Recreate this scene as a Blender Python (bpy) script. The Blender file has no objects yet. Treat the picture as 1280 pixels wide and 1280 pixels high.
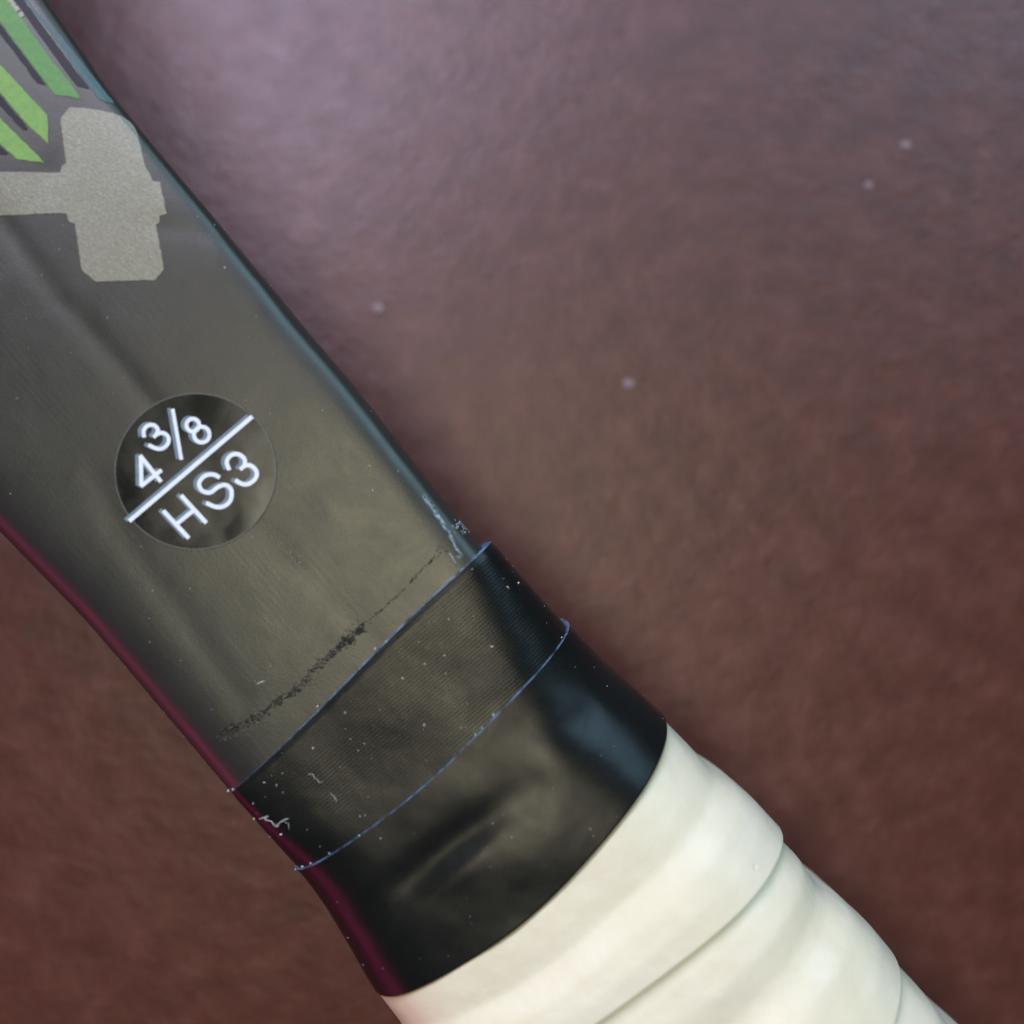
import bpy, bmesh, math, random
import numpy as np
from mathutils import Vector, noise
from mathutils.geometry import delaunay_2d_cdt

random.seed(7)
MM = 0.001
scene = bpy.context.scene
C = scene.collection

# ------------------------------------------------------------------ camera
CAM_H = 96.0                 # mm from the handle's axis up to the lens
AX_Z = 18.2                  # mm from the table top to the handle's axis
cam_d = bpy.data.cameras.new('camera')
cam = bpy.data.objects.new('camera', cam_d); C.objects.link(cam)
cam.location = (0, 0, (AX_Z + CAM_H) * MM)
cam_d.sensor_width = 36; cam_d.lens = 36
cam_d.clip_start = 0.005; cam_d.clip_end = 20
cam_d.dof.use_dof = True
cam_d.dof.focus_distance = 0.087
cam_d.dof.aperture_fstop = 10.5
cam_d.dof.aperture_blades = 0
scene.camera = cam

# ------------------------------------------------------------------ world
w = bpy.data.worlds.new('World'); scene.world = w; w.use_nodes = True
bg = w.node_tree.nodes['Background']
bg.inputs[0].default_value = (0.75, 0.82, 0.9, 1); bg.inputs[1].default_value = 0.02

# ------------------------------------------------------------------ lamps
def area(name, loc, size, power, col, target=(0, 0, 0.02), size_y=None):
    l = bpy.data.lights.new(name, 'AREA'); l.energy = power; l.color = col
    l.shape = 'RECTANGLE'; l.size = size; l.size_y = size_y or size
    o = bpy.data.objects.new(name, l); C.objects.link(o)
    o.location = loc
    o.rotation_euler = (Vector(target) - Vector(loc)).to_track_quat('-Z', 'Y').to_euler()
    return o
area('window_light', (-0.24, 0.42, 0.45), 0.34, 5.6, (0.72, 0.72, 1.0), size_y=0.34)
area('side_window_light', (0.56, 0.80, 0.85), 0.8, 12.0, (0.40, 0.70, 1.0), size_y=0.8)
area('ceiling_light', (-0.13, -0.03, 1.5), 0.36, 7.5, (1.0, 0.94, 0.72))
area('pink_glow', (-0.62, -0.50, 0.15), 0.6, 1.1, (1.0, 0.05, 0.30), size_y=0.25)

vs = scene.view_settings
vs.view_transform = 'Standard'; vs.look = 'None'; vs.exposure = 0; vs.gamma = 1
vs.use_curve_mapping = False

# ------------------------------------------------------------------ materials
def rgb(r, g, b): return (r, g, b, 1)
class Mat:
    """small node-tree helper"""
    def __init__(s, name, base, rough, spec=0.5):
        s.m = bpy.data.materials.new(name); s.m.use_nodes = True
        s.t = s.m.node_tree; s.b = s.t.nodes['Principled BSDF']
        s.b.inputs['Base Color'].default_value = base
        s.b.inputs['Roughness'].default_value = rough
        s.b.inputs['Specular IOR Level'].default_value = spec
        tc = s.t.nodes.new('ShaderNodeTexCoord')
        mp = s.t.nodes.new('ShaderNodeMapping'); mp.inputs['Scale'].default_value = (1000, 1000, 1000)
        s.l(tc.outputs['Object'], mp.inputs['Vector']); s.co = mp.outputs[0]
        s.nrm = None
    def l(s, a, b): s.t.links.new(a, b)
    def map(s, scale, rot=(0, 0, 0)):
        n = s.t.nodes.new('ShaderNodeMapping'); n.inputs['Scale'].default_value = scale
        n.inputs['Rotation'].default_value = rot
        s.l(s.co, n.inputs['Vector']); return n.outputs[0]
    def noise(s, scale, detail=3, rough=0.5, co=None, dist=0.0):
        n = s.t.nodes.new('ShaderNodeTexNoise'); n.inputs['Scale'].default_value = scale
        n.inputs['Detail'].default_value = detail; n.inputs['Roughness'].default_value = rough
        n.inputs['Distortion'].default_value = dist
        s.l(co or s.co, n.inputs['Vector']); return n.outputs['Fac']
    def ramp(s, fac, stops):
        n = s.t.nodes.new('ShaderNodeValToRGB'); e = n.color_ramp.elements
        while len(e) < len(stops): e.new(0.5)
        for k, (p, c) in enumerate(stops):
            e[k].position = p; e[k].color = c if len(c) == 4 else (*c, 1)
        s.l(fac, n.inputs[0]); return n.outputs[0]
    def math(s, op, a, b):
        n = s.t.nodes.new('ShaderNodeMath'); n.operation = op
        for k, v in enumerate((a, b)):
            if isinstance(v, (int, float)): n.inputs[k].default_value = v
            else: s.l(v, n.inputs[k])
        return n.outputs[0]
    def bump(s, h, dist_mm, strength=1.0):
        n = s.t.nodes.new('ShaderNodeBump'); n.inputs['Distance'].default_value = dist_mm * MM
        n.inputs['Strength'].default_value = strength
        s.l(h, n.inputs['Height'])
        if s.nrm: s.l(s.nrm, n.inputs['Normal'])
        s.nrm = n.outputs[0]; s.l(s.nrm, s.b.inputs['Normal'])
    def col(s, c): s.l(c, s.b.inputs['Base Color'])
    def rough(s, c): s.l(c, s.b.inputs['Roughness'])
g = lambda v: (v, v, v)

# table covering: dull maroon-brown leather
m = Mat('maroon_leather', rgb(.09, .04, .033), .5, .4)
n1 = m.noise(.22, 6, .65, m.map((1, 1.1, 1), (0, 0, .5)), .35)
m.col(m.ramp(n1, [(.30, (.056, .0155, .0085)), (.52, (.077, .0225, .0135)), (.72, (.102, .034, .023))]))
n2 = m.noise(.22, 4, .6, m.map((1, 1.3, 1), (0, 0, .4)))
m.rough(m.ramp(n2, [(.3, g(.42)), (.7, g(.34))]))
m.bump(m.noise(.26, 5, .62, m.map((1, 1.12, 1), (0, 0, .5))), .17)
m.bump(m.noise(1.3, 4, .65), .10)
M_LEATHER = m.m

# satin painted shaft
def paint(name, base_stops, r0, r1, spec=.5):
    m = Mat(name, rgb(*base_stops[0]), r0, spec)
    n = m.noise(.12, 5, .6, dist=.4)
    m.col(m.ramp(n, [(.3, base_stops[0]), (.7, base_stops[1])]))
    m.rough(m.ramp(m.noise(.2, 6, .65, dist=.6), [(.3, g(r0)), (.7, g(r1))]))
    m.bump(m.noise(7, 2, .6), .012)
    return m
m = paint('satin_charcoal_paint', [(.018, .018, .016), (.022, .022, .018)], .32, .40, .5)
m.b.inputs['Specular Tint'].default_value = (1, .98, .82, 1)
M_SHAFT = m.m

m = Mat('silver_print', rgb(.36, .36, .30), .45, .5)
nz = m.noise(4.0, 3, .7, m.map((1, 2.6, 1), (0, 0, .35)))
m.col(m.ramp(nz, [(.3, (.12, .115, .075)), (.5, (.155, .15, .10)), (.7, (.215, .21, .145))]))
m.b.inputs['Metallic'].default_value = .35
m.bump(m.noise(5, 2), .02)
M_SILVER = m.m
def printed(name, a, b, rough=.45):
    m = Mat(name, rgb(*a), rough, .22)
    m.col(m.ramp(m.noise(2.0, 4, .7), [(.3, a), (.7, b)])); m.bump(m.noise(6, 2), .012)
    return m.m
M_GREEN = printed('bright_green_print', (.13, .25, .050), (.18, .31, .070))
M_GREEN2 = printed('mid_green_print', (.075, .19, .045), (.11, .24, .060))
M_TEAL = printed('teal_print', (.045, .085, .080), (.065, .115, .105))
M_BLACKP = printed('black_print', (.008, .009, .008), (.012, .012, .011), .5)

m = Mat('glossy_black_sticker', rgb(.008, .008, .006), .22, .4)
m.rough(m.ramp(m.noise(.20, 4, .6, dist=.8), [(.35, g(.16)), (.65, g(.30))]))
m.bump(m.noise(.16, 2, .4), .10)
M_STICK = m.m
M_RIM = printed('sticker_rim', (.07, .07, .062), (.11, .11, .098), .35)
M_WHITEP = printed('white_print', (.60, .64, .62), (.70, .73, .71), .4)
M_GHOST = printed('grey_blue_ghost', (.10, .14, .16), (.17, .21, .23), .4)  # grey-blue tone of the offset copy beneath each sticker character

# black finishing tape, fine ribs that run round the handle
m = Mat('black_ribbed_tape', rgb(.006, .007, .006), .3, .23)
m.rough(m.ramp(m.noise(.25, 5, .6, dist=.5), [(.3, g(.24)), (.7, g(.36))]))
wv = m.t.nodes.new('ShaderNodeTexWave'); wv.bands_direction = 'X'; wv.inputs['Scale'].default_value = 1.1
wv.inputs['Distortion'].default_value = .35; wv.inputs['Detail'].default_value = 1
wv.inputs['Detail Scale'].default_value = .4
m.l(m.co, wv.inputs['Vector'])
m.bump(wv.outputs['Fac'], .0045)
m.bump(m.noise(8, 3, .7), .010)
m.bump(m.noise(.25, 2, .4), .10)
m.b.inputs['Specular Tint'].default_value = (1, .95, .88, 1)
M_TAPE = m.m
m = Mat('black_smooth_tape', rgb(.006, .007, .006), .3, .21)
m.rough(m.ramp(m.noise(.25, 5, .6, dist=.5), [(.3, g(.23)), (.7, g(.34))]))
m.bump(m.noise(9, 3, .7), .010)
m.bump(m.noise(.18, 2, .4), .16)
m.b.inputs['Specular Tint'].default_value = (1, .95, .88, 1)
M_TAPE2 = m.m
m = Mat('frayed_edge_painted_light', rgb(.25, .33, .42), .55, .4)
m.col(m.ramp(m.noise(.9, 5, .7), [(.38, (.012, .018, .026)), (.60, (.14, .23, .35))]))  # blue window light on the edge is painted into its colour
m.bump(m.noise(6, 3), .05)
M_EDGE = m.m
M_GLUE = printed('tan_adhesive', (.42, .33, .19), (.55, .45, .28), .5)

m = Mat('white_overgrip', rgb(.74, .73, .64), .43, .5)
m.col(m.ramp(m.noise(.10, 5, .6), [(.3, (.66, .58, .38)), (.7, (.74, .665, .48))]))
m.bump(m.noise(.22, 4, .5), .20)
m.bump(m.noise(5, 4, .65), .016)
vo = m.t.nodes.new('ShaderNodeTexVoronoi'); vo.inputs['Scale'].default_value = .16
m.l(m.co, vo.inputs['Vector'])
m.bump(m.ramp(vo.outputs['Distance'], [(.02, g(0)), (.045, g(1))]), .03)
m.b.inputs['Subsurface Weight'].default_value = .15
m.b.inputs['Subsurface Radius'].default_value = (1, .7, .5)
m.b.inputs['Subsurface Scale'].default_value = .0008
M_WHITE = m.m

M_DUST = printed('pale_dust', (.55, .53, .47), (.78, .76, .68), .7)
M_SPECK = printed('dull_speck', (.19, .13, .125), (.26, .19, .185), .7)
M_GRIME = printed('dark_grime', (.012, .011, .008), (.035, .032, .022), .6)
M_CRUMB = printed('olive_crumbs', (.12, .115, .085), (.30, .29, .23), .7)
M_CHIP = printed('pale_scuff', (.20, .26, .27), (.33, .40, .41), .6)

# ------------------------------------------------------------------ objects
def link(name, me, mat, parent=None, smooth=True):
    if mat: me.materials.append(mat)
    if smooth: me.polygons.foreach_set('use_smooth', [True] * len(me.polygons))
    o = bpy.data.objects.new(name, me); C.objects.link(o)
    if parent:
        o.parent = parent
        if parent.type == 'EMPTY': o.location.z = AX_Z * MM     # the Empty stands on the table, the axis is above it
    return o
def from_arr(V, F):
    me = bpy.data.meshes.new('mesh'); me.from_pydata([tuple(v) for v in V], [], F); me.update()
    return me

# the leather it lies on: level under the racket, rounding away towards the far upper side
def leather_z(x, y):
    q = -.60 * x + .80 * y - 6.0
    return -.31 * (math.sqrt(q * q + 110.0 ** 2) - 110.0) if q > 0 else 0.0
gx = np.arange(-600, 601, 15.0); V = []; F = []
for y in gx:
    for x in gx: V.append((x * MM, y * MM, leather_z(x, y) * MM))
k = len(gx)
for i in range(k - 1):
    for j in range(k - 1): F.append((i * k + j, i * k + j + 1, (i + 1) * k + j + 1, (i + 1) * k + j))
table = link('leather_surface', from_arr(V, F), M_LEATHER)
table['kind'] = 'structure'

# the racket: X runs down the handle, Y across it, Z up; the Empty stands on the table
ANG = math.atan2(-.762, .647)
PX = CAM_H / 1280.0
root = bpy.data.objects.new('tennis_racket', None); C.objects.link(root)
OX, OY = (430 - 640) * PX, -(818 - 640) * PX
root.location = (OX * MM, OY * MM, 0); root.rotation_euler = (0, 0, ANG)
root.empty_display_size = .02
root['label'] = 'charcoal tennis racket handle with black finishing tape and white overgrip lying on maroon leather'
root['category'] = 'tennis racket'

# outlines of the handle: half widths (mm) right / left against s (mm)
S_ = lambda pts: np.array([p[0] for p in pts]) * PX
V_ = lambda pts: np.array([p[1] for p in pts]) * PX
def smooth_interp(pts):
    xs, ys = S_(pts), V_(pts)
    gx = np.arange(-130, 131, .5); gy = np.interp(gx, xs, ys)
    k = np.exp(-.5 * (np.arange(-10, 11) * .5 / 1.6) ** 2); k /= k.sum()
    gy = np.convolve(np.pad(gy, 10, mode='edge'), k, mode='valid')
    return lambda s: np.interp(s, gx, gy)
shR = smooth_interp([(-1700, 420), (-1300, 310), (-1050, 264), (-860, 232), (-633, 211), (-398, 217), (-223, 218), (-34, 210), (60, 209)])
shL = smooth_interp([(-1700, 375), (-1300, 270), (-1050, 222), (-860, 203), (-633, 189), (-395, 180), (-208, 167), (30, 168), (60, 168)])
tpR = smooth_interp([(-40, 219), (60, 221), (155, 227), (240, 237), (323, 248), (450, 256)])
tpL = smooth_interp([(-40, 156), (60, 157), (166, 167), (260, 182), (358, 196), (450, 202)])
grR = smooth_interp([(200, 233), (323, 246), (514, 257), (808, 268), (1500, 278)])
grL = smooth_interp([(200, 186), (358, 198), (514, 208), (808, 222), (1500, 234)])

def soft(xs, ys, sig=2.6):
    """piecewise-linear table with its corners rounded off"""
    gx = np.arange(-140, 141, .5); gy = np.interp(gx, xs, ys)
    n = int(sig * 6); k = np.exp(-.5 * (np.arange(-n, n + 1) * .5 / sig) ** 2); k /= k.sum()
    gy = np.convolve(np.pad(gy, n, mode='edge'), k, mode='valid')
    return lambda s: np.interp(s, gx, gy)
def sect(th, aR, aL, b, c, p, cL=None, pL=None, draft=0.0):
    """rounded octagon: distance of the outline from the axis at angle th"""
    c_, s_ = np.cos(th), np.sin(th)
    q = .70710678
    cL = c if cL is None else cL
    if pL is not None: p = (p + pL) / 2 + (p - pL) / 2 * np.tanh(2.5 * c_)
    t = np.zeros(np.broadcast(th, aR).shape)
    for nx, nz, d in ((np.cos(draft), -np.sin(draft), aR), (-1, 0, aL), (0, 1, b), (0, -1, b),
                      (q, q, c + (aR - 17) * .7), (q, -q, c + (aR - 17) * .7),
                      (-q, q, cL + (aL - 17) * .7), (-q, -q, cL + (aL - 17) * .7)):
        t = t + np.maximum(0, (c_ * nx + s_ * nz) / d) ** p
    return t ** (-1.0 / p)
def r_shaft(s, th): return sect(th, shR(s), shL(s), 13.6, 22.2 + np.interp(s, [-50, -24], [2.0, 0]), 28.0, 20.7, 14.0, np.interp(s, [-52, -22], [.16, .10]))
TB = soft([0, 10, 18, 28, 40], [13.9, 14.0, 14.6, 15.4, 15.8])
TC = soft([0, 5, 14, 28], [8.2, 7.4, 5.4, 4.9])
TP = soft([1, 14], [28.0, 13.0])
GB = soft([14, 25, 40, 70, 120], [14.3, 15.1, 15.9, 16.6, 17.0])
def r_tape(s, th):
    b = TB(s)
    cc = b + TC(s)
    return np.maximum(sect(th, tpR(s), tpL(s), b, cc, TP(s), draft=.12), r_shaft(s, th) + np.interp(s, [2, 13], [.25, -2.6]))
def r_grip(s, th):
    b = GB(s)
    return sect(th, grR(s), grL(s), b, b + 4.5, 14.0, draft=.12)

def trace(u, v, rf):
    """where the ray through photo pixel (u, v) meets the surface rf -> (s, th)"""
    dx, dy = (u - 640) / 1280.0, -(v - 640) / 1280.0
    D = np.linspace(70, 112, 2101)
    X, Y, Z = dx * D - OX, dy * D - OY, CAM_H - D
    ca, sa = math.cos(ANG), math.sin(ANG)
    s, x = X * ca + Y * sa, -X * sa + Y * ca
    th = np.arctan2(Z, x); f = np.hypot(x, Z) - rf(s, th)
    k = np.argmax(f < 0) if (f < 0).any() else int(np.argmin(f))
    t = th[k]
    return float(s[k]), float(t if t > -math.pi / 2 else t + 2 * math.pi)

def edge_fit(pts, rf, order=2):
    """a smooth closed line round the handle through the traced points: s as a function of th"""
    st = np.array([trace(u, v, rf) for u, v in pts]); th = st[:, 1]
    cols = [np.ones_like(th)]
    for k in range(1, order + 1): cols += [np.cos(k * th), np.sin(k * th)]
    A = np.stack(cols, 1); lam = np.eye(A.shape[1]) * .05; lam[0, 0] = 0
    co = np.linalg.solve(A.T @ A + lam, A.T @ st[:, 0])
    def f(t):
        r = co[0] + 0 * t
        for k in range(1, order + 1): r = r + co[2 * k - 1] * np.cos(k * t) + co[2 * k] * np.sin(k * t)
        return r
    return f
E1 = edge_fit([(604, 684), (593, 698), (571, 720), (556, 732), (500, 790), (484, 803), (399, 882), (334, 951), (297, 985)], r_tape)
E2 = edge_fit([(707, 794), (694, 811), (669, 845), (641, 873), (598, 915), (543, 970), (496, 1012), (452, 1043), (415, 1065), (378, 1084)], r_tape)
E3 = edge_fit([(829, 919), (801, 985), (750, 1063), (696, 1110), (633, 1167), (563, 1214), (516, 1235), (490, 1243)], r_tape)
G1 = edge_fit([(964, 1079), (936, 1118), (897, 1159), (860, 1192), (780, 1249), (731, 1278)], r_grip, 1)
V2 = edge_fit([(1030, 1135), (1010, 1204), (983, 1239), (960, 1275)], r_grip, 1)
def G2(t): return V2(t) + 8.3
def G3(t): return G1(t) + 2 * (G2(t) - G1(t)) + 2

NT = 720
TH = np.arange(NT) * 2 * math.pi / NT
def fbm(a, b, c, sc, oc=3):
    return noise.fractal(Vector((a * sc, b * sc, c * sc)), 1.0, 2.0, oc)

def ring_mesh(S, R, TT=None):
    """closed tube from rows of (s, r) over th"""
    TT = TH if TT is None else TT
    n, k = S.shape
    V = np.stack([S, R * np.cos(TT), R * np.sin(TT)], -1).reshape(-1, 3) * MM
    F = []
    for i in range(n - 1):
        for j in range(k):
            j2 = (j + 1) % k
            F.append((i * k + j, i * k + j2, (i + 1) * k + j2, (i + 1) * k + j))
    return V, F

def poly_dist(S, X, pts):
    """distance from points to a polyline in (s, x), plus the side it lies on"""
    d = np.full(S.shape, 1e9)
    for (s0, x0), (s1, x1) in zip(pts[:-1], pts[1:]):
        L2 = (s1 - s0) ** 2 + (x1 - x0) ** 2 + 1e-9
        t = np.clip(((S - s0) * (s1 - s0) + (X - x0) * (x1 - x0)) / L2, 0, 1)
        d = np.minimum(d, np.hypot(S - s0 - t * (s1 - s0), X - x0 - t * (x1 - x0)))
    return d
def sx(pts, rf):
    out = []
    for u, v in pts:
        s, t = trace(u, v, rf); out.append((s, float(rf(s, t)) * math.cos(t)))
    return out

# --- shaft, with the faint creases of its moulding under the paint
creases = [([(-60, 200), (10, 285), (45, 335), (75, 375), (112, 412), (160, 465), (195, 510)], -.085, .75),
           ([(112, 420), (150, 470), (190, 520), (250, 580), (330, 665), (385, 720), (470, 800)], -.030, .8),
           ([(120, 600), (150, 665), (220, 760), (270, 830), (300, 875)], -.055, .9),
           ([(195, 282), (240, 286), (290, 300), (330, 330)], -.06, .7),
           ([(60, 215), (0, 320), (-40, 345)], -.05, .9)]
s_rows = np.concatenate([np.arange(-126, -75, 2.0), np.arange(-75, 6.01, .35)])
S = np.repeat(s_rows[:, None], NT, 1); T = np.repeat(TH[None, :], len(s_rows), 0)
R = r_shaft(S, T)
def crease_disp(S, T, R):
    X = R * np.cos(T); up = np.sin(T) > .25
    d = np.zeros_like(R)
    for pts, amp, sig in creases:
        q = sx(pts, r_shaft)
        dist = poly_dist(S, X, q)
        d += np.where(up, amp * np.exp(-.5 * (dist / sig) ** 2), 0)
    return d
NZ = np.zeros_like(R)
for i in range(0, R.shape[0]):
    for j in range(0, NT, 4):
        a, b_, c_ = S[i, j], R[i, j] * math.cos(T[i, j]), R[i, j] * math.sin(T[i, j])
        NZ[i, j:j + 4] = .030 * fbm(a, b_, c_, .09) + .012 * fbm(a, b_, c_, .33)
R = R + NZ + crease_disp(S, T, R)
R = R - .6 * np.maximum(0, S - 3)
R_SH = R
V, F = ring_mesh(S, R)
nrow = len(s_rows)
F.append(tuple(range(NT))[::-1]); F.append(tuple((nrow - 1) * NT + j for j in range(NT)))
shaft = link('shaft', from_arr(V, F), M_SHAFT, root)

def r_shaft_disp(s, t):
    """the finished shaft surface (creases and all), bilinear on the grid"""
    s = np.asarray(s, float); t = np.asarray(t, float) % (2 * math.pi)
    fi = np.clip(np.interp(s, s_rows, np.arange(nrow)), 0, nrow - 1.001); i = fi.astype(int); fi = fi - i
    fj = t / (2 * math.pi) * NT; j = fj.astype(int) % NT; fj = fj - np.floor(fj); j2 = (j + 1) % NT
    return ((R_SH[i, j] * (1 - fj) + R_SH[i, j2] * fj) * (1 - fi) + (R_SH[i + 1, j] * (1 - fj) + R_SH[i + 1, j2] * fj) * fi)

def decal(name, poly_st, rf, off, thick, mat, parent, cell=.8):
    """a thin printed patch laid on the surface; poly_st is a closed outline in (s, th)"""
    K = 16.0
    out = [(s, th * K) for s, th in poly_st]
    n = len(out); s_, k_ = [p[0] for p in out], [p[1] for p in out]
    pts = [Vector(p) for p in out]
    for a in np.arange(min(s_), max(s_), .3):
        for b in np.arange(min(k_), max(k_), .3): pts.append(Vector((a + .01, b + .013)))
    cv, _, cf, _, _, _ = delaunay_2d_cdt(pts, [(i, (i + 1) % n) for i in range(n)], [], 1, 1e-5)
    bm = bmesh.new()
    bv = [bm.verts.new((p.x, p.y, 0)) for p in cv]
    for f in cf: bm.faces.new([bv[i] for i in f])
    bmesh.ops.delete(bm, geom=[v for v in bm.verts if not v.link_faces], context='VERTS')
    top = bm.faces[:]
    ext = bmesh.ops.extrude_face_region(bm, geom=top)
    nv = set(v for v in ext['geom'] if isinstance(v, bmesh.types.BMVert))
    for v in bm.verts:
        s, t = v.co.x, v.co.y / K
        r = float(rf(s, t)) + off + (thick if v in nv else 0)
        v.co = Vector((s, r * math.cos(t), r * math.sin(t))) * MM
    bmesh.ops.recalc_face_normals(bm, faces=bm.faces[:])
    me = bpy.data.meshes.new(name); bm.to_mesh(me); bm.free()
    o = link(name, me, mat, parent, smooth=False)
    return o
def subdiv(pts, step):
    out = []
    for a, b in zip(pts, pts[1:] + pts[:1]):
        n = max(1, int(math.hypot(b[0] - a[0], b[1] - a[1]) / step))
        for k in range(n): out.append((a[0] + (b[0] - a[0]) * k / n, a[1] + (b[1] - a[1]) * k / n))
    return out
def rag(pts, amp, step=3.0):
    return [(u + random.uniform(-amp, amp), v + random.uniform(-amp, amp)) for u, v in subdiv(pts, step)]
def px_decal(name, pts, mat, parent, off=.03, thick=.03, amp=.5, step=4, label=None):
    o = decal(name, [trace(u, v, r_shaft) for u, v in rag(pts, amp, step)], r_shaft_disp, off, thick, mat, parent)
    if label: o['label'] = label
    return o

# --- the painted marks at the throat
emblem = [(-75, 216), (0, 215.6), (75, 216), (77, 208), (83, 204.7), (79, 178), (75, 150), (86, 135), (104, 135.5), (125, 139), (140, 142), (153, 147),
          (162, 153), (170, 163), (176, 186), (181, 209), (187.5, 219), (190.6, 226.6), (199.4, 228), (204, 248), (207.8, 268), (200, 269.4),
          (199, 278), (195, 281), (200, 310), (204.7, 337.5), (193.8, 350.6), (155, 351.5), (120, 352.5), (102.5, 339), (98, 310), (93.8, 281),
          (86, 277.5), (82.8, 267), (0, 269.4), (-75, 270)]
px_decal('silver_emblem', emblem, M_SILVER, shaft, amp=.45)
px_decal('green_stripe', [(-96, -100), (0, 28), (30, 68), (60, 108), (69, 119.5), (84, 121), (100, 124), (86, 103), (64, 76.5), (30, 28), (8, 0), (-67, -100)], M_GREEN2, shaft)
px_decal('green_stripe', [(-90, -14), (0, 82), (30, 114), (58.6, 144.5), (60, 162), (60, 180), (33.6, 156), (0, 116), (-90, 9)], M_GREEN, shaft)
px_decal('green_stripe', [(-90, 58), (0, 148), (39, 187.5), (55.6, 204), (38, 202), (22, 200), (0, 180), (-90, 86)], M_GREEN, shaft)
px_decal('teal_stripe', [(-44, -100), (31, 0), (60, 38), (87.5, 75), (123, 125), (133, 128), (143, 130), (110, 89), (75, 45), (45, 14), (33, -2), (-34, -90)], M_TEAL, shaft)
px_decal('black_stripe', [(-60, -100), (17, 0), (50, 46), (80, 88), (97, 109), (112, 112), (87, 79), (58, 40), (29, 0), (-47, -100)], M_BLACKP, shaft)
px_decal('black_stripe', [(-98, -90), (-1, 42), (30, 82), (46, 105), (57, 107), (30, 71), (-1, 30), (-95, -95)], M_BLACKP, shaft)
px_decal('black_stripe', [(-85, 36), (0, 133), (28, 163), (35, 163), (30, 155), (-1, 119), (-88, 14)], M_BLACKP, shaft)
px_decal('black_stripe', [(-85, 110), (-2, 193), (6, 194), (10, 192), (-1, 183), (-88, 92)], M_BLACKP, shaft)
for u, v in ((-6, -18), (-1, -11), (5, -5), (12, 2), (16, 7), (20, 12), (26, 19)):
    px_decal('silver_fleck', [(u - 2.6, v - 3), (u + 2, v - 3.4), (u + 4, v + 1.5), (u + .6, v + 3.6), (u - 2.8, v + .5)], M_SILVER, shaft, amp=.3, step=3)

# --- round size sticker: 4 3/8 over HS3
def st_circle(ru, rv, n=96): return [trace(244.5 + ru * math.cos(a), 589.5 + rv * math.sin(a), r_shaft) for a in np.arange(n) * 2 * math.pi / n]
rimo = decal('size_sticker', st_circle(100.5, 97.5), r_shaft, .045, .07, M_RIM, root)
rimo['label'] = 'round glossy black size sticker reading 4 3/8 HS3'
sticker = rimo
decal('sticker_face', st_circle(99, 96), r_shaft, .100, .02, M_STICK, sticker)
CR = 5.565
def crop(pts): return [(130 + x / CR, 480 + y / CR) for x, y in pts]
def spline(pts, n=8):
    """Catmull-Rom through the points"""
    P = [np.array(p, float) for p in pts]; P = [2 * P[0] - P[1]] + P + [2 * P[-1] - P[-2]]
    out = []
    for k in range(1, len(P) - 2):
        for t in np.arange(n) / n:
            a, b, c, d = P[k - 1:k + 3]
            out.append(.5 * (2 * b + (c - a) * t + (2 * a - 5 * b + 4 * c - d) * t * t + (3 * b - a - 3 * c + d) * t ** 3))
    out.append(P[-2]); return [tuple(p) for p in out]
def stroke_outline(pts, wd, closed=False):
    P = np.array(pts, float)
    d = np.gradient(P, axis=0); d /= np.linalg.norm(d, axis=1)[:, None] + 1e-9
    n = np.stack([-d[:, 1], d[:, 0]], 1) * wd / 2
    return P + n, P - n
def glyph(name, strokes, wd, parent):
    """one printed character: flat ribbons with squared, slightly rounded ends"""
    for nm, mat, dz, sh, extra in ((name, M_WHITEP, .145, (0, 0), 0), (name + '_ghost', M_GHOST, .131, (-4.6, -1.2), .6)):
        bm = bmesh.new()
        for kind, pts in strokes:
            q = spline(pts) if kind == 'c' else [tuple(np.array(pts[0]) + (np.array(pts[1]) - np.array(pts[0])) * k / 8) for k in range(9)]
            L, Rr = stroke_outline(crop(q), (wd + extra) / CR)
            lay = []
            for (a, b) in zip(L, Rr):
                row = []
                for f in (0, .5, 1):
                    p = a + (b - a) * f + np.array(sh)
                    s, t = trace(p[0], p[1], r_shaft); r = float(r_shaft(s, t))
                    for h in (dz, dz + .016):
                        row.append(bm.verts.new(Vector((s, (r + h) * math.cos(t), (r + h) * math.sin(t))) * MM))
                lay.append(row)
            for r0, r1 in zip(lay[:-1], lay[1:]):
                for a, b in ((1, 3), (3, 5), (5, 4), (4, 2), (2, 0), (0, 1)):
                    bm.faces.new((r0[a], r0[b], r1[b], r1[a]))
            for row in (lay[0], lay[-1]): bm.faces.new([row[k] for k in (0, 1, 3, 5, 4, 2)])
            dz += .0022        # crossing strokes never share a plane
        bmesh.ops.recalc_face_normals(bm, faces=bm.faces[:])
        me = bpy.data.meshes.new(nm); bm.to_mesh(me); bm.free()
        link(nm, me, mat, parent, smooth=False)
def circ(cx, cy, r, ry=None):
    return [(cx + r * math.cos(a), cy + (ry or r) * math.sin(a)) for a in np.linspace(0, 2 * math.pi, 13)]
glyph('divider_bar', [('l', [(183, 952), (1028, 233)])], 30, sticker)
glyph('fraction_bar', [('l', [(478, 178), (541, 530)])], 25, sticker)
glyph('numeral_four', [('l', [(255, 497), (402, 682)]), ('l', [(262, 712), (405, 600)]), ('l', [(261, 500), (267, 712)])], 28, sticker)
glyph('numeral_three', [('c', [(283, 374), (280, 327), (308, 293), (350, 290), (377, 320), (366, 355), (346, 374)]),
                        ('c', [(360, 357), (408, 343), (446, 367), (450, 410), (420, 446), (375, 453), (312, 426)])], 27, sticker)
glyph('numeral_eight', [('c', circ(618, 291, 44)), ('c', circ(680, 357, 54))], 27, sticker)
glyph('letter_h', [('l', [(418, 880), (596, 1073)]), ('l', [(540, 775), (716, 968)]), ('l', [(505, 978), (632, 876)])], 29, sticker)
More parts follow.
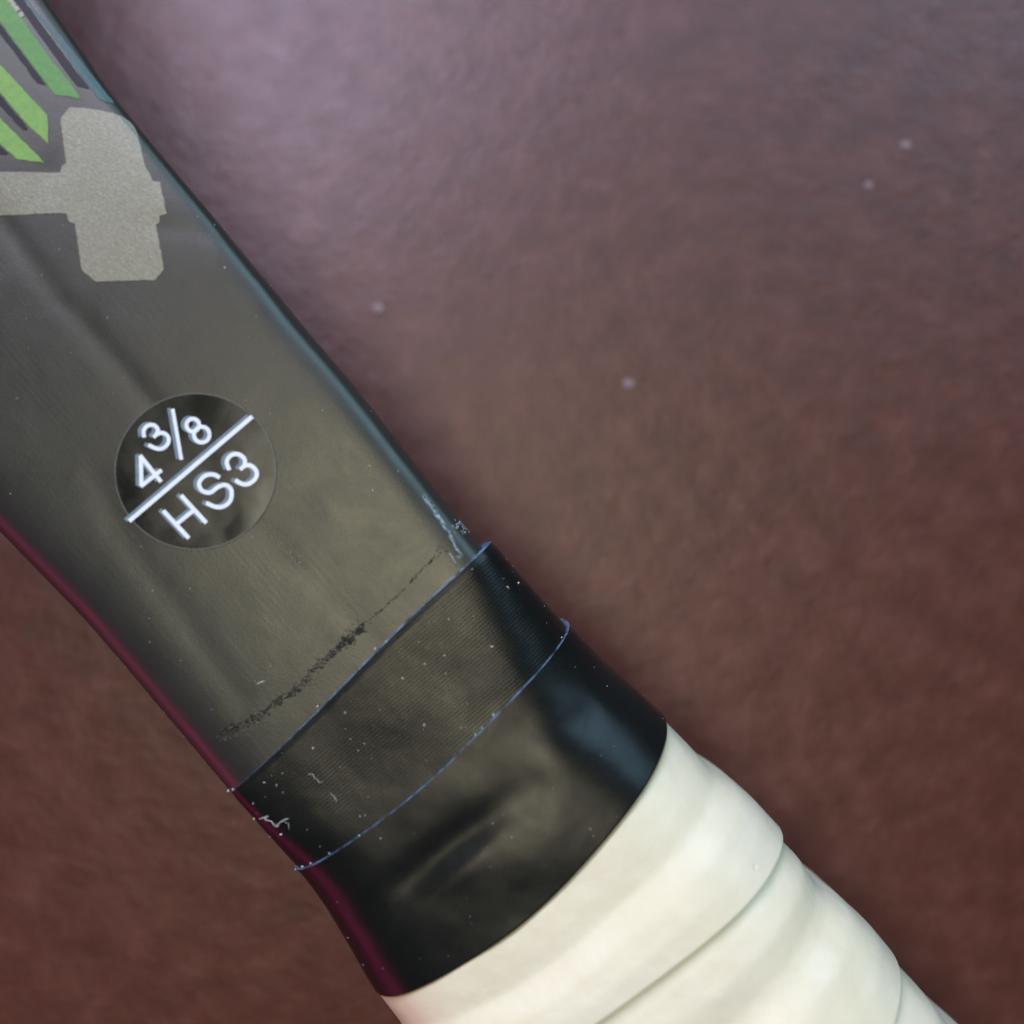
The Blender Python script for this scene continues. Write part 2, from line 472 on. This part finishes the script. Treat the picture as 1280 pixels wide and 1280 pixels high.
glyph('letter_s', [('c', [(806, 655), (762, 633), (703, 643), (664, 690), (682, 742), (738, 758), (795, 720), (848, 706), (886, 742), (882, 808), (842, 850), (785, 858), (712, 828)])], 29, sticker)
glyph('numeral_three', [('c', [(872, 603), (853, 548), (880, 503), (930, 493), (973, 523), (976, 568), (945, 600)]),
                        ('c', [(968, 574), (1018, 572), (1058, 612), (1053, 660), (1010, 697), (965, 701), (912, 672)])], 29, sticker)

# --- finishing tape: two turns, each with its cut edge
def wrap(name, Ea, Eb, n, rfun, mat, parent, extra_end=None):
    """skin between two edge lines; rfun(S, T, f) gives the radius"""
    f = np.linspace(0, 1, n)[:, None]
    a, b = Ea(TH)[None, :], Eb(TH)[None, :]
    S = a + (b - a) * f; T = np.repeat(TH[None, :], n, 0)
    R = rfun(S, T, np.repeat(f, NT, 1))
    if extra_end:                       # turn the far edge down onto what lies below
        for ds, rr in extra_end:
            S = np.vstack([S, b + ds]); R = np.vstack([R, R[n - 1][None, :] + rr])
    V, F = ring_mesh(S, R)
    return link(name, from_arr(V, F), mat, parent), S, R
def ridge(S, T, R, pts, amp, sig, rf):
    q = sx(pts, rf); X = R * np.cos(T)
    dist = poly_dist(S, X, q)
    ms, mx = (q[0][0] + q[-1][0]) / 2, (q[0][1] + q[-1][1]) / 2
    L = math.hypot(q[0][0] - q[-1][0], q[0][1] - q[-1][1])
    fade = np.exp(-((S - ms) ** 2 + (X - mx) ** 2) / (.42 * L) ** 2)       # dies out towards both ends
    return np.where(np.sin(T) > -.1, amp * fade * np.exp(-.5 * (dist / sig) ** 2), 0)
def lump(S, T, R, sc, amp, seed):
    out = np.zeros_like(R)
    for i in range(R.shape[0]):
        for j in range(0, NT, 4):
            out[i, j] = fbm(S[i, j] + seed, R[i, j] * math.cos(T[i, j]), R[i, j] * math.sin(T[i, j]), sc, 2)
    j = np.arange(NT); j0 = (j // 4) * 4; fr = (j - j0) / 4.0
    out = out[:, j0] * (1 - fr) + out[:, (j0 + 4) % NT] * fr
    return out * amp
def under2(t): return E2(t) + 1.0
def rf_t1(S, T, f):
    R = r_tape(S, T) + .02
    return R + lump(S, T, R, .13, .10, 11) - .12 * np.exp(-((S - E1(T)) / .35) ** 2)
tape1, S1, R1 = wrap('finishing_tape', E1, under2, 60, rf_t1, M_TAPE, root)
def E3x(t): return E3(t)
def rf_t2(S, T, f):
    R = r_tape(S, T) + .30
    R = R + lump(S, T, R, .11, .14, 37)
    R += ridge(S, T, R, [(440, 1140), (500, 1112), (560, 1065), (620, 1020), (672, 978)], -.38, 1.25, r_tape)
    R += ridge(S, T, R, [(515, 1128), (580, 1078), (640, 1020)], .2, .9, r_tape)
    R += ridge(S, T, R, [(560, 1150), (640, 1070), (720, 1000)], .14, 2.2, r_tape)
    R += ridge(S, T, R, [(700, 895), (735, 885), (760, 915)], -.16, 1.4, r_tape)
    R += ridge(S, T, R, [(640, 915), (700, 950), (735, 960)], .12, 1.8, r_tape)
    return R
tape2, S2, R2 = wrap('finishing_tape', E2, E3x, 96, rf_t2, M_TAPE2, root, [(.06, -.05), (.08, -.3), (-.3, -.6)])
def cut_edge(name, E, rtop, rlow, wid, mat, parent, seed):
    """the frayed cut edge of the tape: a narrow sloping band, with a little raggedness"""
    wid = wid * (.10 + .90 / (1 + np.exp(-4 * np.cos(TH) - .3)))  # band thins to the left so its painted blue light fades
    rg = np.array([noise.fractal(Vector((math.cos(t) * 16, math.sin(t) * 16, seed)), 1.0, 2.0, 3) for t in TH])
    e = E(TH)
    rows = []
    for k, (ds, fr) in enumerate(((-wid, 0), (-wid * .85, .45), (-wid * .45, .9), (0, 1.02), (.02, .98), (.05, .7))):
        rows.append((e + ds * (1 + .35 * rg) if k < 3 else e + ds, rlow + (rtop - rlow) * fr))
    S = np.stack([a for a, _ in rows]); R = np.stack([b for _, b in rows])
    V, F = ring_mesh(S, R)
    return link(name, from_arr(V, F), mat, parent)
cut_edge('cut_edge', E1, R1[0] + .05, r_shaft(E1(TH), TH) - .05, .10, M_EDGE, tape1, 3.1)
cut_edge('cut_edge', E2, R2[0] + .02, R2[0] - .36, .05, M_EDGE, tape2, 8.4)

# --- overgrip: overlapping turns of white tape
def turn(name, Ea, Eb, n, prof, mat, seed, lap):
    """one turn; prof gives the extra height (mm) over fraction f; lap = depth of the edge step"""
    fx, fy = zip(*prof)
    def rf(S, T, f):
        R = r_grip(S, T)
        wob = np.sin(T * 3 + seed) * .035 + np.sin(T * 5 + seed * 2) * .02
        h = np.interp(np.clip(f + wob, 0, 1), np.linspace(0, 1, 101), sm(np.interp(np.linspace(0, 1, 101), fx, fy)))
        return R + h + lump(S, T, R, .10, .16, seed * 7) + lump(S, T, R, .3, .035, seed * 3)
    return wrap(name, Ea, Eb, n, rf, mat, root, [(.10, -.04), (.17, -.16), (.17, -.5), (-.5, -1.0)])
def sm(y):
    k = np.exp(-.5 * (np.arange(-6, 7) / 1.9) ** 2); k /= k.sum()
    return np.convolve(np.pad(y, 6, mode='edge'), k, mode='valid')
A0 = lambda t: E3(t) - 4.0
t1, _, RG1 = turn('overgrip_turn', A0, G1, 96, [(0, -.2), (.25, .1), (.45, .05), (.58, -.05), (.72, .62), (.86, .80), (1, .72)], M_WHITE, 1.0, .5)
A1 = lambda t: G1(t) - 1.0
turn('overgrip_turn', A1, G2, 96, [(0, -.3), (.10, .0), (.26, .2), (.40, -.2), (.47, -.1), (.60, .55), (.80, .75), (1, .6)], M_WHITE, 2.3, .5)
A2 = lambda t: G2(t) - 1.0
turn('overgrip_turn', A2, G3, 96, [(0, -.2), (.12, 0), (.3, .2), (.45, -.05), (.6, .3), (.75, .8), (1, .75)], M_WHITE, 3.9, .5)
A3 = lambda t: G3(t) - 1.0
G4 = lambda t: 118 + 0 * t
turn('overgrip_turn', A3, G4, 60, [(0, -.2), (.3, .2), (.6, .1), (1, .3)], M_WHITE, 5.2, .5)
# adhesive line where the black tape ends on the white grip
gl_S = np.stack([E3(TH) + ds for ds in (-.1, .16, .30, .36)])
gl_R = np.stack([R2[95] + rr for rr in (-.12, -.13, -.24, -.6)])
V, F = ring_mesh(gl_S, gl_R); link('adhesive_line', from_arr(V, F), M_GLUE, tape2)

# ------------------------------------------------------------------ wear, dust and lint
def flakes(name, items, mat, parent, seed, kind=True):
    """many tiny irregular chips: items = (s, th, r, length, width, turn, height)"""
    rnd = random.Random(seed); bm = bmesh.new()
    for s, t, r, ln, wd, an, hh in items:
        er = Vector((0, math.cos(t), math.sin(t))); et = Vector((0, -math.sin(t), math.cos(t))); es = Vector((1, 0, 0))
        c = es * s + er * (r + hh * .3)
        a = es * math.cos(an) + et * math.sin(an); b = es * -math.sin(an) + et * math.cos(an)
        n = 6; ring = []
        for k in range(n):
            q = 2 * math.pi * k / n; f = rnd.uniform(.55, 1.1)
            ring.append(bm.verts.new((c + a * (math.cos(q) * ln * f) + b * (math.sin(q) * wd * f) - er * hh * .5) * MM))
        tp = bm.verts.new((c + er * hh * rnd.uniform(.5, 1.2) + a * rnd.uniform(-.3, .3) * ln) * MM)
        for k in range(n): bm.faces.new((ring[k], ring[(k + 1) % n], tp))
        bm.faces.new(ring[::-1])
    me = bpy.data.meshes.new(name); bm.to_mesh(me); bm.free()
    o = link(name, me, mat, parent, smooth=False)
    if kind: o['kind'] = 'stuff'
    return o
def along(pts, n, rnd, spread):
    seg = [math.hypot(b[0] - a[0], b[1] - a[1]) for a, b in zip(pts, pts[1:])]; tot = sum(seg)
    for _ in range(n):
        x = rnd.uniform(0, tot); k = 0
        while x > seg[k] and k < len(seg) - 1: x -= seg[k]; k += 1
        f = x / seg[k]; a, b = pts[k], pts[k + 1]
        yield (a[0] + (b[0] - a[0]) * f + rnd.gauss(0, spread), a[1] + (b[1] - a[1]) * f + rnd.gauss(0, spread))
rnd = random.Random(21)
scuff = [(275, 918), (310, 903), (345, 880), (375, 858), (405, 825), (435, 800), (455, 783)]
scuff2 = [(440, 790), (470, 768), (500, 742), (525, 715), (552, 690)]
def surf(u, v, rf=r_shaft):
    s, t = trace(u, v, rf); return s, t, float(rf(s, t))
PERP = math.pi / 2
items = []
for u, v in along(scuff, 330, rnd, 2.6):
    s, t, r = surf(u, v); items.append((s, t, r, rnd.uniform(.08, .42), rnd.uniform(.04, .13), PERP + rnd.gauss(.12, .35), rnd.uniform(.02, .07)))
for u, v in along([(428, 800), (440, 804), (434, 796)], 40, rnd, 2.6):
    s, t, r = surf(u, v); items.append((s, t, r, rnd.uniform(.1, .35), rnd.uniform(.06, .16), rnd.uniform(0, 3), rnd.uniform(.03, .10)))
for u, v in along(scuff2, 90, rnd, .8):
    s, t, r = surf(u, v); items.append((s, t, r, rnd.uniform(.10, .40), rnd.uniform(.02, .05), PERP + rnd.gauss(.08, .15), rnd.uniform(.012, .03)))
for u, v in along([(455, 782), (430, 792)], 26, rnd, 6):
    s, t, r = surf(u, v); items.append((s, t, r, rnd.uniform(.03, .12), rnd.uniform(.03, .07), rnd.uniform(0, 3), .03))
for u, v in list(along([(546, 680), (560, 690)], 14, rnd, .7)) + list(along([(541, 700), (549, 685)], 12, rnd, .7)):
    s, t, r = surf(u, v); items.append((s, t, r, rnd.uniform(.08, .25), .03, PERP, .02))
flakes('scuff_grime', items, M_GRIME, shaft, 5)
items = []
for u, v in along(scuff, 60, rnd, 3.5):
    s, t, r = surf(u, v); items.append((s, t, r, rnd.uniform(.05, .28), rnd.uniform(.015, .05), PERP + rnd.gauss(.1, .5), rnd.uniform(.03, .10)))
for u, v in along([(272, 922), (300, 918), (330, 900)], 46, rnd, 3.0):
    s, t, r = surf(u, v); items.append((s, t, r, rnd.uniform(.08, .40), rnd.uniform(.012, .035), PERP + rnd.gauss(-.1, .3), rnd.uniform(.03, .08)))
flakes('scuff_chips', items, M_CRUMB, shaft, 6)
items = []
for u, v in along([(530, 622), (548, 645), (562, 668), (576, 697)], 130, rnd, 1.3):
    s, t, r = surf(u, v); items.append((s, t, r, rnd.uniform(.10, .40), rnd.uniform(.015, .05), rnd.gauss(.1, .3), rnd.uniform(.01, .03)))
for u, v in along([(568, 656), (580, 652), (584, 664), (572, 660)], 46, rnd, 3.2):
    s, t, r = surf(u, v); items.append((s, t, r, rnd.uniform(.05, .18), rnd.uniform(.03, .10), rnd.uniform(0, 3), rnd.uniform(.015, .04)))
for u, v in along([(563, 692), (568, 702)], 16, rnd, .8):
    s, t, r = surf(u, v); items.append((s, t, r, rnd.uniform(.1, .3), .02, 0, .02))
for u, v in along([(335, 665), (360, 690), (378, 700)], 18, rnd, 3.5):
    s, t, r = surf(u, v); items.append((s, t, r, rnd.uniform(.03, .10), rnd.uniform(.02, .05), rnd.uniform(0, 3), rnd.uniform(.02, .05)))
flakes('edge_scuff', items, M_CHIP, shaft, 8)

# dust: on the shaft, thickly on the tape, less on the grip
def inside(a, b, s, t): return a(t) + .3 < s < b(t) - .3
items = []
for _ in range(90):
    u, v = rnd.uniform(0, 560), rnd.uniform(240, 950); s, t, r = surf(u, v)
    if s < -1 and .25 < t < 2.95:
        z = rnd.uniform(.02, .055); items.append((s, t, float(r_shaft_disp(s, t)), z * rnd.uniform(1, 2), z, rnd.uniform(0, 3), z))
flakes('shaft_dust', items, M_DUST, shaft, 9)
items = []
def R_at(S, R, s, t):
    j = int(round((t % (2 * math.pi)) / (2 * math.pi) * NT)) % NT
    return float(np.interp(s, S[:, j], R[:, j]))
for _ in range(1500):
    t = rnd.uniform(-.1, 3.3); s = rnd.uniform(-4, 22)
    if inside(E1, E2, s, t) and (rnd.random() < .35 + .25 * (abs(t - 2.6) < .55)):
        z = min(.10, rnd.expovariate(1 / .022) + .012); items.append((s, t, R_at(S1, R1, s, t), z * rnd.uniform(1, 2.2), z, rnd.uniform(0, 3), z))
flakes('tape_dust', items, M_DUST, tape1, 10)
items = []
for _ in range(700):
    t = rnd.uniform(0, 3.3); s = rnd.uniform(6, 36)
    if inside(E2, E3, s, t) and rnd.random() < .22:
        z = min(.09, rnd.expovariate(1 / .018) + .012); items.append((s, t, R_at(S2[:96], R2[:96], s, t), z * rnd.uniform(1, 2.2), z, rnd.uniform(0, 3), z))
flakes('tape_dust', items, M_DUST, tape2, 11)
# bits of fluff caught on the cut edges
items = []
for u, v in ((484, 803), (398, 884), (287, 990), (292, 988), (283, 992), (470, 812)):
    s, t, r = surf(u, v, r_tape); items.append((s - .1, t, r, rnd.uniform(.10, .22), .07, rnd.uniform(0, 3), .12))
flakes('edge_fluff', items, M_DUST, tape1, 12)
items = []
for u, v in ((616, 896), (594, 920), (602, 912), (452, 1043), (373, 1085), (382, 1081), (415, 1065), (700, 800), (392, 1077)):
    s, t, r = surf(u, v, r_tape); items.append((s - .1, t, r + .3, rnd.uniform(.08, .18), .05, rnd.uniform(0, 3), .08))
flakes('edge_fluff', items, M_DUST, tape2, 13)

# fine lint fibres: each its own little strand resting on the handle
def fibre(name, pts, rad, rf, lift, label, mat=M_DUST):
    P = []
    for k, (u, v) in enumerate(spline(pts, 5)):
        s, t, r = surf(u, v, rf); h = lift * (1 + .6 * math.sin(k * .9))
        P.append(Vector((s, (r + h) * math.cos(t), (r + h) * math.sin(t))))
    bm = bmesh.new(); rows = []
    for k, p in enumerate(P):
        d = (P[min(k + 1, len(P) - 1)] - P[max(k - 1, 0)]).normalized()
        a = d.cross(Vector((0, 0, 1))).normalized(); b = d.cross(a)
        rr = .72 * rad * (1 - .5 * abs(2 * k / (len(P) - 1) - 1))
        rows.append([bm.verts.new((p + a * rr * math.cos(q) + b * rr * math.sin(q)) * MM) for q in np.arange(5) * 2 * math.pi / 5])
    for r0, r1 in zip(rows[:-1], rows[1:]):
        for j in range(5): bm.faces.new((r0[j], r0[(j + 1) % 5], r1[(j + 1) % 5], r1[j]))
    bm.faces.new(rows[0][::-1]); bm.faces.new(rows[-1])
    bmesh.ops.recalc_face_normals(bm, faces=bm.faces[:])
    me = bpy.data.meshes.new(name); bm.to_mesh(me); bm.free()
    o = link(name, me, mat)
    o.location = root.location + Vector((0, 0, AX_Z * MM)); o.rotation_euler = root.rotation_euler
    o['label'] = label; o['category'] = 'lint'; o['group'] = 'lint fibres caught on the handle'
    return o
fibre('lint_fibre', [(325, 1022), (331, 1021), (336, 1019), (333, 1022), (341, 1027), (349, 1033)], .05, r_tape, .12, 'hooked pale lint fibre on the purple-lit side of the tape')
fibre('lint_fibre', [(349, 1033), (350, 1028), (356, 1024), (363, 1022)], .045, r_tape, .12, 'short bright lint fibre forked beside the hooked one on tape')
fibre('lint_fibre', [(357, 1025), (361, 1029), (363, 1036)], .02, r_tape, .10, 'thin faint lint curl hanging off the forked fibre on tape')
fibre('lint_fibre', [(386, 967), (391, 967), (395, 972), (400, 977), (404, 976)], .025, r_tape, .10, 'wavy faint lint fibre on the dull highlight of the upper tape')
fibre('lint_fibre', [(414, 990), (417, 994), (421, 998), (421, 1001)], .028, r_tape, .10, 'small crooked lint fibre above the lower tape edge')
fibre('lint_fibre', [(321, 855), (327, 852), (332, 851)], .045, r_shaft, .06, 'straight pale lint sliver on the bare shaft near the scuff line')
fibre('lint_fibre', [(632, 734), (636, 737)], .05, r_tape, .10, 'stubby pale lint on the upper tape beside its dark right corner')

# pale specks lying on the leather around the racket
def speck(u, v, rad, label):
    D = CAM_H + AX_Z
    bm = bmesh.new(); bmesh.ops.create_icosphere(bm, subdivisions=2, radius=1)
    for q in bm.verts:
        f = 1 + .25 * noise.noise(q.co * 1.7 + Vector((u, v, 0)))
        q.co = Vector((q.co.x * rad * f, q.co.y * rad * f * .8, max(q.co.z, -.4) * rad * .22 * f)) * MM
    me = bpy.data.meshes.new('dust_speck'); bm.to_mesh(me); bm.free()
    o = link('dust_speck', me, M_SPECK)
    x, y = (u - 640) / 1280 * D, -(v - 640) / 1280 * D
    D += -leather_z(x, y); x, y = (u - 640) / 1280 * D, -(v - 640) / 1280 * D
    o.location = (x * MM, y * MM, (leather_z(x, y) + rad * .085) * MM)
    o['label'] = label; o['category'] = 'dust'; o['group'] = 'dust specks on the leather'
speck(473, 386, .72, 'round pale dust speck on the leather close beside the bare shaft')
speck(786, 480, .65, 'pale dust speck on open leather level with the size sticker')
speck(1132, 182, .62, 'pale dust speck on open leather far from the racket')
speck(1086, 232, .5, 'faint small dust speck next to the far pale speck on leather')
